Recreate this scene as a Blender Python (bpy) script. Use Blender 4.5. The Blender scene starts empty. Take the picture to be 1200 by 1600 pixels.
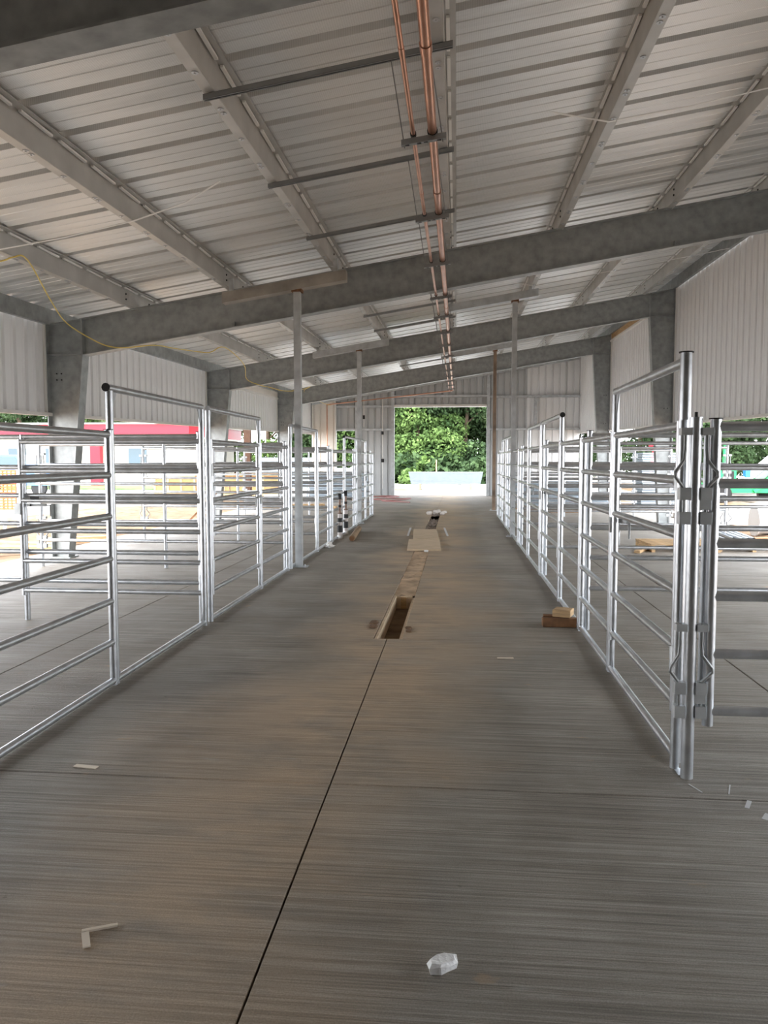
import bpy, math, random
import numpy as np
from mathutils import Vector, Matrix
random.seed(7); rng = np.random.default_rng(7)
S = bpy.context.scene
COL = S.collection
PI = math.pi

# ------------------------------------------------------------------ camera
cam = bpy.data.cameras.new('camera'); camo = bpy.data.objects.new('camera', cam); COL.objects.link(camo)
camo.location = (0, 0, 1.6)
camo.rotation_euler = (math.radians(90 - 3.8616), 0, math.radians(5.4146))
cam.sensor_fit = 'HORIZONTAL'; cam.sensor_width = 36.0
cam.lens = 36.0 * 1200 / 1200
cam.clip_end = 600
S.camera = camo
# ------------------------------------------------------------------ world, sun, exposure
W = bpy.data.worlds.new('sky'); S.world = W; W.use_nodes = True
nt = W.node_tree; bg = nt.nodes['Background']
sky = nt.nodes.new('ShaderNodeTexSky'); sky.sky_type = 'NISHITA'; sky.sun_disc = False
sky.sun_elevation = math.radians(62); sky.sun_rotation = math.radians(200); sky.air_density = 1.0; sky.dust_density = 4.0; sky.ozone_density = 1.0
mixs = nt.nodes.new('ShaderNodeMix'); mixs.data_type = 'RGBA'; mixs.inputs[0].default_value = 0.72
nt.links.new(sky.outputs[0], mixs.inputs[6]); mixs.inputs[7].default_value = (7.0, 7.2, 7.5, 1)   # thin bright overcast
nt.links.new(mixs.outputs[2], bg.inputs[0]); bg.inputs[1].default_value = 0.40
sun = bpy.data.lights.new('sun', 'SUN'); sun.energy = 1.1; sun.angle = math.radians(6); sun.color = (1, .985, .96)
suno = bpy.data.objects.new('sun', sun); COL.objects.link(suno)
suno.rotation_euler = (math.radians(24), math.radians(-10), 0); suno.location = (0, 0, 30)
S.view_settings.view_transform = 'Standard'; S.view_settings.look = 'None'
S.view_settings.gamma = 1.0; S.view_settings.use_curve_mapping = False
S.view_settings.exposure = 1.55

# ------------------------------------------------------------------ helpers
MATS = {}
def mat(name, col, rough=.6, metal=0., var=0., vscale=4., bump=0., bscale=40., spec=.5, coords='Object', stretch=(1, 1, 1), col2=None, transmission=0.):
    if name in MATS: return MATS[name]
    m = bpy.data.materials.new(name); m.use_nodes = True; t = m.node_tree; b = t.nodes['Principled BSDF']
    b.inputs['Base Color'].default_value = (*col, 1); b.inputs['Roughness'].default_value = rough; b.inputs['Metallic'].default_value = metal
    b.inputs['Specular IOR Level'].default_value = spec
    if var or bump:
        tc = t.nodes.new('ShaderNodeTexCoord'); mp = t.nodes.new('ShaderNodeMapping'); mp.inputs['Scale'].default_value = stretch
        t.links.new(tc.outputs[coords], mp.inputs[0])
    if var:
        n = t.nodes.new('ShaderNodeTexNoise'); n.inputs['Scale'].default_value = vscale; n.inputs['Detail'].default_value = 5
        t.links.new(mp.outputs[0], n.inputs['Vector'])
        r = t.nodes.new('ShaderNodeValToRGB'); r.color_ramp.elements[0].position = .3; r.color_ramp.elements[1].position = .7
        c2 = col2 or tuple(min(1, c * (1 + var)) for c in col); c1 = tuple(c * (1 - var) for c in col) if col2 is None else col
        r.color_ramp.elements[0].color = (*c1, 1); r.color_ramp.elements[1].color = (*c2, 1)
        t.links.new(n.outputs[0], r.inputs[0]); t.links.new(r.outputs[0], b.inputs['Base Color'])
    if bump:
        n2 = t.nodes.new('ShaderNodeTexNoise'); n2.inputs['Scale'].default_value = bscale; n2.inputs['Detail'].default_value = 4
        t.links.new(mp.outputs[0], n2.inputs['Vector'])
        bn = t.nodes.new('ShaderNodeBump'); bn.inputs['Strength'].default_value = bump; bn.inputs['Distance'].default_value = .01
        t.links.new(n2.outputs[0], bn.inputs['Height']); t.links.new(bn.outputs[0], b.inputs['Normal'])
    MATS[name] = m; return m

class MB:
    def __init__(s): s.v = []; s.f = []; s.sm = []
    def add(s, vs, fs, smooth=False):
        o = len(s.v); s.v += [tuple(p) for p in vs]; s.f += [tuple(i + o for i in f) for f in fs]; s.sm += [smooth] * len(fs); return s
    def box(s, a, b):
        (x0, y0, z0), (x1, y1, z1) = a, b
        return s.add([(x0,y0,z0),(x1,y0,z0),(x1,y1,z0),(x0,y1,z0),(x0,y0,z1),(x1,y0,z1),(x1,y1,z1),(x0,y1,z1)],
                     [(0,3,2,1),(4,5,6,7),(0,1,5,4),(1,2,6,5),(2,3,7,6),(3,0,4,7)])
    def cbox(s, c, d): return s.box(tuple(c[i] - d[i] / 2 for i in range(3)), tuple(c[i] + d[i] / 2 for i in range(3)))
    def hexa(s, p8): return s.add(p8, [(0,3,2,1),(4,5,6,7),(0,1,5,4),(1,2,6,5),(2,3,7,6),(3,0,4,7)])
    def beam(s, p, q, w, h, up=(0, 0, 1)):
        p = Vector(p); q = Vector(q); d = (q - p).normalized(); sd = d.cross(Vector(up)).normalized() * (w / 2); u = sd.cross(d).normalized() * (h / 2)
        return s.hexa([p-sd-u, p+sd-u, q+sd-u, q-sd-u, p-sd+u, p+sd+u, q+sd+u, q-sd+u])
    def prism(s, poly, a, b, axis):           # poly of 2-D points, extruded a..b along axis
        def P(u, v, w): return {'x': (w, u, v), 'y': (u, w, v), 'z': (u, v, w)}[axis]
        n = len(poly); vs = [P(u, v, a) for u, v in poly] + [P(u, v, b) for u, v in poly]
        return s.add(vs, [tuple(range(n))[::-1], tuple(range(n, 2*n))] + [(i, (i+1) % n, n + (i+1) % n, n + i) for i in range(n)])
    def path(s, pts, r, n=8, cap=True):
        pts = [Vector(p) for p in pts]; rings = []; ref = None
        for i, p in enumerate(pts):
            d = (pts[min(i+1, len(pts)-1)] - pts[max(i-1, 0)]).normalized()
            if ref is None: ref = Vector((0, 0, 1)) if abs(d.z) < .9 else Vector((1, 0, 0))
            a = d.cross(ref).normalized(); b = a.cross(d).normalized(); ref = b
            rr = r[i] if isinstance(r, (list, tuple)) else r
            rings.append([p + (a * math.cos(2*PI*k/n) + b * math.sin(2*PI*k/n)) * rr for k in range(n)])
        o = 0; vs = [v for ring in rings for v in ring]
        fs = [(i*n + k, i*n + (k+1) % n, (i+1)*n + (k+1) % n, (i+1)*n + k) for i in range(len(pts)-1) for k in range(n)]
        s.add(vs, fs, True)
        if cap:
            s.add(rings[0], [tuple(range(n))]); s.add(rings[-1], [tuple(range(n))[::-1]])
        return s
    def tube(s, p, q, r, n=10): return s.path([p, q], r, n)
    def ball(s, c, r, sz=1.0, nu=10, nv=6):
        vs = []; fs = []
        for j in range(nv + 1):
            for i in range(nu):
                th = PI*j/nv; ph = 2*PI*i/nu
                vs.append((c[0]+r*math.sin(th)*math.cos(ph), c[1]+r*math.sin(th)*math.sin(ph), c[2]+r*sz*math.cos(th)))
        for j in range(nv):
            for i in range(nu): fs.append((j*nu+i, j*nu+(i+1) % nu, (j+1)*nu+(i+1) % nu, (j+1)*nu+i))
        return s.add(vs, fs, True)
    def mesh(s, name, m, off=(0, 0, 0)):
        me = bpy.data.meshes.new(name)
        me.from_pydata([(a-off[0], b-off[1], c-off[2]) for a, b, c in s.v], [], s.f)
        me.polygons.foreach_set('use_smooth', s.sm); me.materials.append(m); me.update(); return me
    def build(s, name, m, parent=None, local=False):
        off = ORG.get(parent.name, (0, 0, 0)) if (parent is not None and not local) else (0, 0, 0)
        return link(name, s.mesh(name, m, off), parent)
ORG = {}
def link(name, data, parent=None, loc=None):
    o = bpy.data.objects.new(name, data); COL.objects.link(o)
    if parent is not None:
        o.parent = parent; ORG[o.name] = ORG.get(parent.name, (0, 0, 0))
    if loc is not None: o.location = loc
    return o
def tag(o, label=None, cat=None, group=None, kind=None):
    if label: o['label'] = label
    if cat: o['category'] = cat
    if group: o['group'] = group
    if kind: o['kind'] = kind
    return o
def thing(name, loc, label, cat, group=None, rz=0., kind=None):
    o = bpy.data.objects.new(name, None); COL.objects.link(o); o.location = loc; o.rotation_euler = (0, 0, rz); o.empty_display_size = .1
    ORG[o.name] = tuple(loc); return tag(o, label, cat, group, kind)
def solo(mb, name, m, loc, label, cat, group=None):      # a thing that is one mesh, given in world coordinates
    o = link(name, mb.mesh(name, m, loc), None, loc); return tag(o, label, cat, group)
NUM = ['first','second','third','fourth','fifth','sixth','seventh','eighth','ninth','tenth','eleventh','twelfth','thirteenth','fourteenth','fifteenth','sixteenth','seventeenth','eighteenth','nineteenth','twentieth']

GS = .02                                     # the roof and the walls climb 2 % along the building against the slab
def zr(x, y): return 4.587 + .16*x + GS*y    # top of rafters / underside of purlins
XL, XR = -6.6, 5.38                          # side wall planes
Y0, Y1 = -4.07, 34.9
FR = [-4.07, 3.98, 12.05, 20.05, 28.1]

# ------------------------------------------------------------------ materials
galv = mat('galvanized_pipe', (.60, .62, .645), .33, .9, var=.16, vscale=9, bump=.08, bscale=30)
galv_post = mat('galvanized_post', (.58, .60, .61), .45, .7, var=.16, vscale=6)
frame_m = mat('dark_galvanized_frame', (.36, .375, .37), .5, .5, var=.2, vscale=7, bump=.08, bscale=25)
purlin_m = mat('purlin_galvanized', (.56, .555, .535), .45, .5, var=.12, vscale=2.5)
strut_m = mat('strut_steel', (.33, .34, .34), .45, .7, var=.1)
copper = mat('copper', (.56, .29, .19), .3, .95, var=.12, vscale=5)
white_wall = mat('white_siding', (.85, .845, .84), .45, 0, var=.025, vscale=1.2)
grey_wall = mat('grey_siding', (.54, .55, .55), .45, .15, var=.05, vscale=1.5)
beige_wall = mat('beige_siding', (.78, .73, .66), .5, 0, var=.03)
trim_w = mat('white_trim', (.74, .72, .68), .5)
foam = mat('white_foam', (.92, .92, .90), .7)
black = mat('black_rubber', (.012, .012, .012), .6)
rust = mat('rust', (.20, .10, .05), .8, .2, var=.4, vscale=14)
wood = mat('pine', (.50, .33, .17), .75, 0, var=.3, vscale=7, stretch=(1, 1, 6), bump=.1)
wood_dk = mat('wet_brown_wood', (.20, .095, .04), .8, 0, var=.35, vscale=9, bump=.15)
ply = mat('plywood_dusty', (.60, .47, .32), .85, 0, var=.14, vscale=3.5, stretch=(1, 4, 1))
crate_m = mat('plywood_orange', (.36, .19, .075), .7, 0, var=.15, vscale=3)
dirt_m = mat('tan_dirt', (.54, .39, .25), .95, 0, var=.3, vscale=5, bump=.6, bscale=14)
mud = mat('wet_mud', (.055, .027, .013), .55, 0, var=.4, vscale=6, bump=.4, bscale=10)
white_m = mat('white_plastic', (.82, .82, .82), .5)
paper = mat('white_paper', (.80, .78, .74), .8)
yellow = mat('yellow_cord', (.80, .62, .16), .5)
redm = mat('red_paint', (.42, .012, .03), .45)
redhose = mat('red_hose', (.34, .14, .125), .5)
green_m = mat('green_paint', (.015, .42, .12), .4)
blue_m = mat('blue_paint', (.10, .22, .40), .35)
orange_m = mat('orange_mesh', (.9, .16, .05), .6)
glass_m = mat('dark_glass', (.05, .09, .12), .08, .0, spec=.8)
bldg_w = mat('cream_render', (.55, .52, .46), .7)
panel_m = mat('pale_blue_panel', (.34, .40, .45), .5, .1, var=.08, vscale=2)
bark = mat('bark', (.13, .09, .06), .9, var=.3)

def floor_material():
    m = bpy.data.materials.new('broomed_concrete'); m.use_nodes = True; t = m.node_tree; N = t.nodes.new; L = t.links.new
    b = t.nodes['Principled BSDF']; b.inputs['Roughness'].default_value = .62; b.inputs['Specular IOR Level'].default_value = .35
    tc = N('ShaderNodeTexCoord')
    def noise(scale, stretch, detail=4, rough=.55, off=(0, 0, 0)):
        mp = N('ShaderNodeMapping'); mp.inputs['Scale'].default_value = stretch; mp.inputs['Location'].default_value = off; L(tc.outputs['Object'], mp.inputs[0])
        n = N('ShaderNodeTexNoise'); n.inputs['Scale'].default_value = scale; n.inputs['Detail'].default_value = detail; n.inputs['Roughness'].default_value = rough
        L(mp.outputs[0], n.inputs['Vector']); return n.outputs[0]
    def ramp(v, p0, p1, c0=(0, 0, 0), c1=(1, 1, 1)):
        r = N('ShaderNodeValToRGB'); r.color_ramp.elements[0].position = p0; r.color_ramp.elements[1].position = p1
        r.color_ramp.elements[0].color = (*c0, 1); r.color_ramp.elements[1].color = (*c1, 1); L(v, r.inputs[0]); return r.outputs[0]
    def mx(f, a, c, typ='MIX'):
        k = N('ShaderNodeMix'); k.data_type = 'RGBA'; k.blend_type = typ
        if isinstance(f, float): k.inputs[0].default_value = f
        else: L(f, k.inputs[0])
        for i, q in ((6, a), (7, c)):
            if isinstance(q, tuple): k.inputs[i].default_value = (*q, 1)
            else: L(q, k.inputs[i])
        return k.outputs[2]
    def mth(op, a, c=None):
        k = N('ShaderNodeMath'); k.operation = op
        for i, q in enumerate((a, c)):
            if q is None: continue
            if isinstance(q, (int, float)): k.inputs[i].default_value = q
            else: L(q, k.inputs[i])
        return k.outputs[0]
    base = ramp(noise(1.1, (1, 1, 1), 6, .65), .3, .72, (.33, .292, .245), (.50, .465, .415))
    streak = noise(1.0, (.9, 75, 1), 6, .75)
    streak2 = noise(1.0, (.5, 17, 1), 3, .6, (3, 1, 0))
    c = mx(.45, base, ramp(streak, .36, .62, (.42, .40, .37), (1.08, 1.08, 1.08)), 'MULTIPLY')
    c = mx(.5, c, ramp(streak2, .3, .7, (.7, .69, .67), (1.08, 1.07, 1.05)), 'MULTIPLY')
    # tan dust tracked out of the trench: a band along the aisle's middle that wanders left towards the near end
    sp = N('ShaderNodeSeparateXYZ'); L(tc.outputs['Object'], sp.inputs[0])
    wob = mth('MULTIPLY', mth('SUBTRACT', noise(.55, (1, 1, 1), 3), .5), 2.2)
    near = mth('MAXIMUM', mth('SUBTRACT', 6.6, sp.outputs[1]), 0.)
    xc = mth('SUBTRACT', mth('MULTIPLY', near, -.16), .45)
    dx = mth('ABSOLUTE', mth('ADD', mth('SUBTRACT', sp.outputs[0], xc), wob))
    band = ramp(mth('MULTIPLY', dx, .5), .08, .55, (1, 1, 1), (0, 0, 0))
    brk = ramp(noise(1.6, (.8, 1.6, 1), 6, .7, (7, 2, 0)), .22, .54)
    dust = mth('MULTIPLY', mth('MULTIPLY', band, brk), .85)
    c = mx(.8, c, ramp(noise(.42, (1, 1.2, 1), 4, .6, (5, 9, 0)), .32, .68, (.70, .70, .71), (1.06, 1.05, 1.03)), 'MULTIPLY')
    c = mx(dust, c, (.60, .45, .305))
    c = mx(.62, c, ramp(streak, .38, .60, (.44, .42, .39), (1.06, 1.06, 1.06)), 'MULTIPLY')
    c = mx(.55, c, ramp(noise(170., (1, 1, 1), 2, .6, (2, 5, 0)), .35, .65, (.66, .65, .63), (1.12, 1.12, 1.12)), 'MULTIPLY')
    spots = ramp(noise(5.0, (1, 1.6, 1), 3, .5, (4, 4, 0)), .70, .76)
    c = mx(mth('MULTIPLY', spots, .5), c, (.45, .31, .19))
    dark = ramp(noise(13., (1, 1.3, 1), 2, .5, (1, 8, 0)), .76, .80)
    c = mx(mth('MULTIPLY', dark, .45), c, (.09, .07, .05))
    pale = ramp(noise(3.3, (1, 2.2, 1), 4, .6, (9, 3, 0)), .66, .78)
    c = mx(mth('MULTIPLY', pale, .35), c, (.46, .45, .43))
    L(c, b.inputs['Base Color'])
    bn = N('ShaderNodeBump'); bn.inputs['Strength'].default_value = .9; bn.inputs['Distance'].default_value = .008; L(streak, bn.inputs['Height'])
    bn2 = N('ShaderNodeBump'); bn2.inputs['Strength'].default_value = .25; bn2.inputs['Distance'].default_value = .004; L(noise(60., (1, 1, 1), 3), bn2.inputs['Height'])
    L(bn.outputs[0], bn2.inputs['Normal']); L(bn2.outputs[0], b.inputs['Normal'])
    return m
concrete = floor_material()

def roof_material():
    m = mat('galvalume_roof', (.72, .71, .68), .40, .55); t = m.node_tree; b = t.nodes['Principled BSDF']; N = t.nodes.new; L = t.links.new
    tc = N('ShaderNodeTexCoord'); geo = N('ShaderNodeNewGeometry')
    n = N('ShaderNodeTexNoise'); n.inputs['Scale'].default_value = .9; n.inputs['Detail'].default_value = 5
    mp = N('ShaderNodeMapping'); mp.inputs['Scale'].default_value = (.5, 2.4, 1); L(geo.outputs['Position'], mp.inputs[0]); L(mp.outputs[0], n.inputs['Vector'])
    r = N('ShaderNodeValToRGB'); r.color_ramp.elements[0].position = .3; r.color_ramp.elements[1].position = .7
    r.color_ramp.elements[0].color = (.78, .78, .77, 1); r.color_ramp.elements[1].color = (.93, .93, .92, 1)
    L(n.outputs[0], r.inputs[0])
    # fine woven scrim
    w1 = N('ShaderNodeTexWave'); w1.wave_type = 'BANDS'; w1.bands_direction = 'X'; w1.inputs['Scale'].default_value = 18
    w2 = N('ShaderNodeTexWave'); w2.wave_type = 'BANDS'; w2.bands_direction = 'Y'; w2.inputs['Scale'].default_value = 18
    L(geo.outputs['Position'], w1.inputs[0]); L(geo.outputs['Position'], w2.inputs[0])
    mul = N('ShaderNodeMath'); mul.operation = 'MAXIMUM'; L(w1.outputs['Fac'], mul.inputs[0]); L(w2.outputs['Fac'], mul.inputs[1])
    r2 = N('ShaderNodeValToRGB'); r2.color_ramp.elements[0].position = .75; r2.color_ramp.elements[1].position = 1
    r2.color_ramp.elements[0].color = (1, 1, 1, 1); r2.color_ramp.elements[1].color = (.86, .86, .85, 1); L(mul.outputs[0], r2.inputs[0])
    k = N('ShaderNodeMix'); k.data_type = 'RGBA'; k.blend_type = 'MULTIPLY'; k.inputs[0].default_value = 1
    L(r.outputs[0], k.inputs[6]); L(r2.outputs[0], k.inputs[7]); L(k.outputs[2], b.inputs['Base Color'])
    n2 = N('ShaderNodeTexNoise'); n2.inputs['Scale'].default_value = 1.0; n2.inputs['Detail'].default_value = 3
    mp2 = N('ShaderNodeMapping'); mp2.inputs['Scale'].default_value = (.8, 5, 1); L(geo.outputs['Position'], mp2.inputs[0]); L(mp2.outputs[0], n2.inputs['Vector'])
    bn = N('ShaderNodeBump'); bn.inputs['Strength'].default_value = .22; bn.inputs['Distance'].default_value = .05; L(n2.outputs[0], bn.inputs['Height']); L(bn.outputs[0], b.inputs['Normal'])
    return m
roof_m = roof_material()

def foliage_material(name, dark, light):
    m = bpy.data.materials.new(name); m.use_nodes = True; t = m.node_tree; b = t.nodes['Principled BSDF']; N = t.nodes.new; L = t.links.new
    b.inputs['Roughness'].default_value = .7; b.inputs['Specular IOR Level'].default_value = .2
    g = N('ShaderNodeNewGeometry'); n = N('ShaderNodeTexNoise'); n.inputs['Scale'].default_value = .7; n.inputs['Detail'].default_value = 6; n.inputs['Roughness'].default_value = .7
    L(g.outputs['Position'], n.inputs['Vector'])
    r = N('ShaderNodeValToRGB'); r.color_ramp.elements[0].position = .35; r.color_ramp.elements[1].position = .68
    r.color_ramp.elements[0].color = (*dark, 1); r.color_ramp.elements[1].color = (*light, 1); L(n.outputs[0], r.inputs[0]); L(r.outputs[0], b.inputs['Base Color'])
    return m
leaf_ms = [foliage_material('leaves_bright', (.030, .065, .018), (.17, .27, .075)), foliage_material('leaves_dark', (.024, .05, .02), (.10, .165, .065)),
           foliage_material('leaves_olive', (.045, .075, .03), (.14, .19, .08))]

def ground_material():
    m = bpy.data.materials.new('gravel_and_dirt'); m.use_nodes = True; t = m.node_tree; b = t.nodes['Principled BSDF']; N = t.nodes.new; L = t.links.new
    b.inputs['Roughness'].default_value = .95
    tc = N('ShaderNodeTexCoord'); n = N('ShaderNodeTexNoise'); n.inputs['Scale'].default_value = .22; n.inputs['Detail'].default_value = 7; n.inputs['Roughness'].default_value = .65; L(tc.outputs['Object'], n.inputs['Vector'])
    sp = N('ShaderNodeSeparateXYZ'); L(tc.outputs['Object'], sp.inputs[0])
    ab = N('ShaderNodeMath'); ab.operation = 'ABSOLUTE'; ad = N('ShaderNodeMath'); ad.operation = 'ADD'; ad.inputs[1].default_value = .6; L(sp.outputs[0], ad.inputs[0]); L(ad.outputs[0], ab.inputs[0])
    a2 = N('ShaderNodeMath'); a2.operation = 'MULTIPLY_ADD'; L(n.outputs[0], a2.inputs[0]); a2.inputs[1].default_value = 10.; L(ab.outputs[0], a2.inputs[2])
    r = N('ShaderNodeValToRGB'); mr = N('ShaderNodeMapRange'); mr.inputs[1].default_value = 17; mr.inputs[2].default_value = 23; L(a2.outputs[0], mr.inputs[0]); 
    n2 = N('ShaderNodeTexNoise'); n2.inputs['Scale'].default_value = 3.5; n2.inputs['Detail'].default_value = 6; L(tc.outputs['Object'], n2.inputs['Vector'])
    r.color_ramp.elements[0].position = .3; r.color_ramp.elements[1].position = .7; r.color_ramp.elements[0].color = (.105, .060, .028, 1); r.color_ramp.elements[1].color = (.23, .148, .08, 1); L(n2.outputs[0], r.inputs[0])
    k = N('ShaderNodeMix'); k.data_type = 'RGBA'; L(mr.outputs[0], k.inputs[0]); L(r.outputs[0], k.inputs[6]); k.inputs[7].default_value = (.52, .51, .49, 1); L(k.outputs[2], b.inputs['Base Color'])
    bn = N('ShaderNodeBump'); bn.inputs['Strength'].default_value = .6; bn.inputs['Distance'].default_value = .05; L(n2.outputs[0], bn.inputs['Height']); L(bn.outputs[0], b.inputs['Normal'])
    return m
apron_m = mat('sunlit_concrete', (.60, .59, .56), .8, var=.06, vscale=1)
grass_m = mat('grass', (.10, .19, .05), .9, var=.4, vscale=2)

# ------------------------------------------------------------------ ground
g = MB(); nx, ny = 90, 90
xs = np.concatenate([np.linspace(-150, -24, 12), np.linspace(-22, 22, 70), np.linspace(24, 150, 12)]); ys = np.concatenate([np.linspace(-60, -8, 8), np.linspace(-6, 45, 80), np.linspace(50, 190, 12)])
hh = lambda x, y: (.07*math.sin(x*1.9+y*.7)*math.sin(y*1.3-x*.4) + .05*math.sin(x*4.1+1)*math.sin(y*3.7) + .04*math.sin(x*.8)*math.cos(y*.9)) * (1 if 7.6 < abs(x+.6) < 16 else .15)
vs = [(x, y, -.16 + (hh(x, y) if abs(x) < 22 and -6 < y < 45 else 0)) for y in ys for x in xs]; n = len(xs)
g.add(vs, [(j*n+i, j*n+i+1, (j+1)*n+i+1, (j+1)*n+i) for j in range(len(ys)-1) for i in range(n-1)], True)
tag(g.build('ground', ground_material()), 'tan dirt and pale gravel lot around the open barn', kind='structure')
tag(MB().box((-9, 35.3, -.3), (9, 58, -.03)).build('ground_apron', apron_m), 'sunlit pale concrete apron beyond the far doorway', kind='structure')
tag(MB().box((-60, 44, -.3), (-14, 49, -.09)).build('ground_grass', grass_m), 'green grass strip before the red fascia building', kind='structure')

# ------------------------------------------------------------------ floor: slab sections, each its own piece, joints between them
fl = tag(MB().box((-7.1, Y0-.3, -.55), (6.0, 35.3, -.42)).build('floor', mat('joint_dark', (.03, .026, .022), .9)), 'broom finished concrete barn floor with control joints and a drain trench', kind='structure')
GAP = .007
def slab(x0, x1, y0, y1):
    mb = MB(); g2 = GAP/2; b = .004
    x0 += g2; x1 -= g2; y0 += g2; y1 -= g2
    mb.hexa([(x0,y0,-.42),(x1,y0,-.42),(x1,y1,-.42),(x0,y1,-.42),(x0,y0,-b),(x1,y0,-b),(x1,y1,-b),(x0,y1,-b)]); mb.f.pop(1); mb.sm.pop()
    mb.add([(x0,y0,-b),(x1,y0,-b),(x1,y1,-b),(x0,y1,-b),(x0+b,y0+b,0),(x1-b,y0+b,0),(x1-b,y1-b,0),(x0+b,y1-b,0)], [(4,5,6,7),(0,1,5,4),(1,2,6,5),(2,3,7,6),(3,0,4,7)])
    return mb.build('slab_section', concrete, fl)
yj = [Y0-.3, 0.0, 3.664] + [3.664 + 3.66*k for k in range(1, 9)] + [35.3]
TX0, TX1, TY0, TY1, TY2, TY3, TY4 = -.735, -.485, 6.78, 9.02, 13.4, 24.2, 21.9
for a, b in zip(yj[:-1], yj[1:]):
    slab(-7.1, -3.4, a, b); slab(2.16, 6.0, a, b)
    cuts = sorted({a, b} | {c for c in (TY0, TY3) if a < c < b})
    for c, d in zip(cuts[:-1], cuts[1:]):
        if c >= TY0 - .01 and d <= TY3 + .01:
            slab(-3.4, TX0, c, d); slab(TX1, 2.16, c, d)
        else:
            slab(-3.4, -.615, c, d); slab(-.615, 2.16, c, d)
# trench: the open length, its form boards, dirt fill
def dirt_strip(name, y0, y1, ztop, m, amp, parent, x0=TX0, x1=TX1, st=.12, nx=6):
    mb = MB(); ny = max(2, int((y1-y0)/st)); 
    for j in range(ny+1):
        for i in range(nx+1):
            mb.v.append((x0+(x1-x0)*i/nx, y0+(y1-y0)*j/ny, ztop + random.uniform(-amp, amp)))
    mb.f = [(j*(nx+1)+i, j*(nx+1)+i+1, (j+1)*(nx+1)+i+1, (j+1)*(nx+1)+i) for j in range(ny) for i in range(nx)]; mb.sm = [True]*len(mb.f)
    return tag(mb.build(name, m, parent), kind='stuff')
dirt_strip('trench_mud', TY0, TY1, -.39, mud, .025, fl)
dirt_strip('trench_fill', TY1+.02, 13.6, -.008, dirt_m, .010, fl)
dirt_strip('trench_fill', 13.6, 17.7, -.05, dirt_m, .02, fl)
dirt_strip('trench_fill', 17.7, 21.2, -.04, mat('grey_debris', (.30, .25, .21), .9, var=.5, vscale=12, bump=.6), .035, fl)
dirt_strip('trench_mud', 21.2, 22.2, -.3, mud, .03, fl)
dirt_strip('trench_fill', 22.2, TY3, -.02, mat('grey_debris', (0, 0, 0)), .02, fl)
MB().box((TX0+.004, TY0, -.40), (TX0+.03, TY1, -.004)).build('form_board', ply, fl)
MB().box((TX1-.03, TY0, -.40), (TX1-.004, TY1, -.03)).build('form_board', ply, fl)
MB().box((TX0+.03, TY1-.025, -.40), (TX1-.03, TY1, -.006)).build('form_board', ply, fl)
MB().box((TX0+.085, TY1-.05, -.22), (TX0+.15, TY1-.026, -.02)).build('form_cleat', wood, fl)
MB().box((TX0+.03, TY0+.003, -.40), (TX1-.03, TY0+.028, -.03)).build('form_board', wood_dk, fl)

# ------------------------------------------------------------------ roof sheets
ce = tag(bpy.data.objects.new('ceiling', None), 'ribbed bare metal roof sheets rising from left to right', kind='structure'); COL.objects.link(ce); ORG['ceiling'] = (0, 0, 0)
PW = .61; XE0, XE1 = XL-.35, XR+.45
prof = [(0,.0),(.012,.0),(.020,.078),(.115,.078),(.123,0),(.262,0),(.268,.006),(.280,.006),(.286,0),(.445,0),(.451,.006),(.463,.006),(.469,0),(.61,0)]
rm = MB(); xsn = np.linspace(XE0, XE1, 9)
for x in xsn:
    for (y, z) in prof: rm.v.append((x, y, z + .16*x + GS*y))
k = len(prof); rm.f = [(i*k+j, i*k+j+1, (i+1)*k+j+1, (i+1)*k+j) for i in range(len(xsn)-1) for j in range(k-1)]; rm.sm = [False]*len(rm.f)
rmesh = rm.mesh('roof_sheet', roof_m)
npan = int((35.3 - (Y0-.4)) / PW) + 1
for i in range(npan):
    y = Y0 - .4 + i*PW
    link('roof_sheet', rmesh, ce, (0, y, 4.587 + .252 + GS*y))

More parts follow.
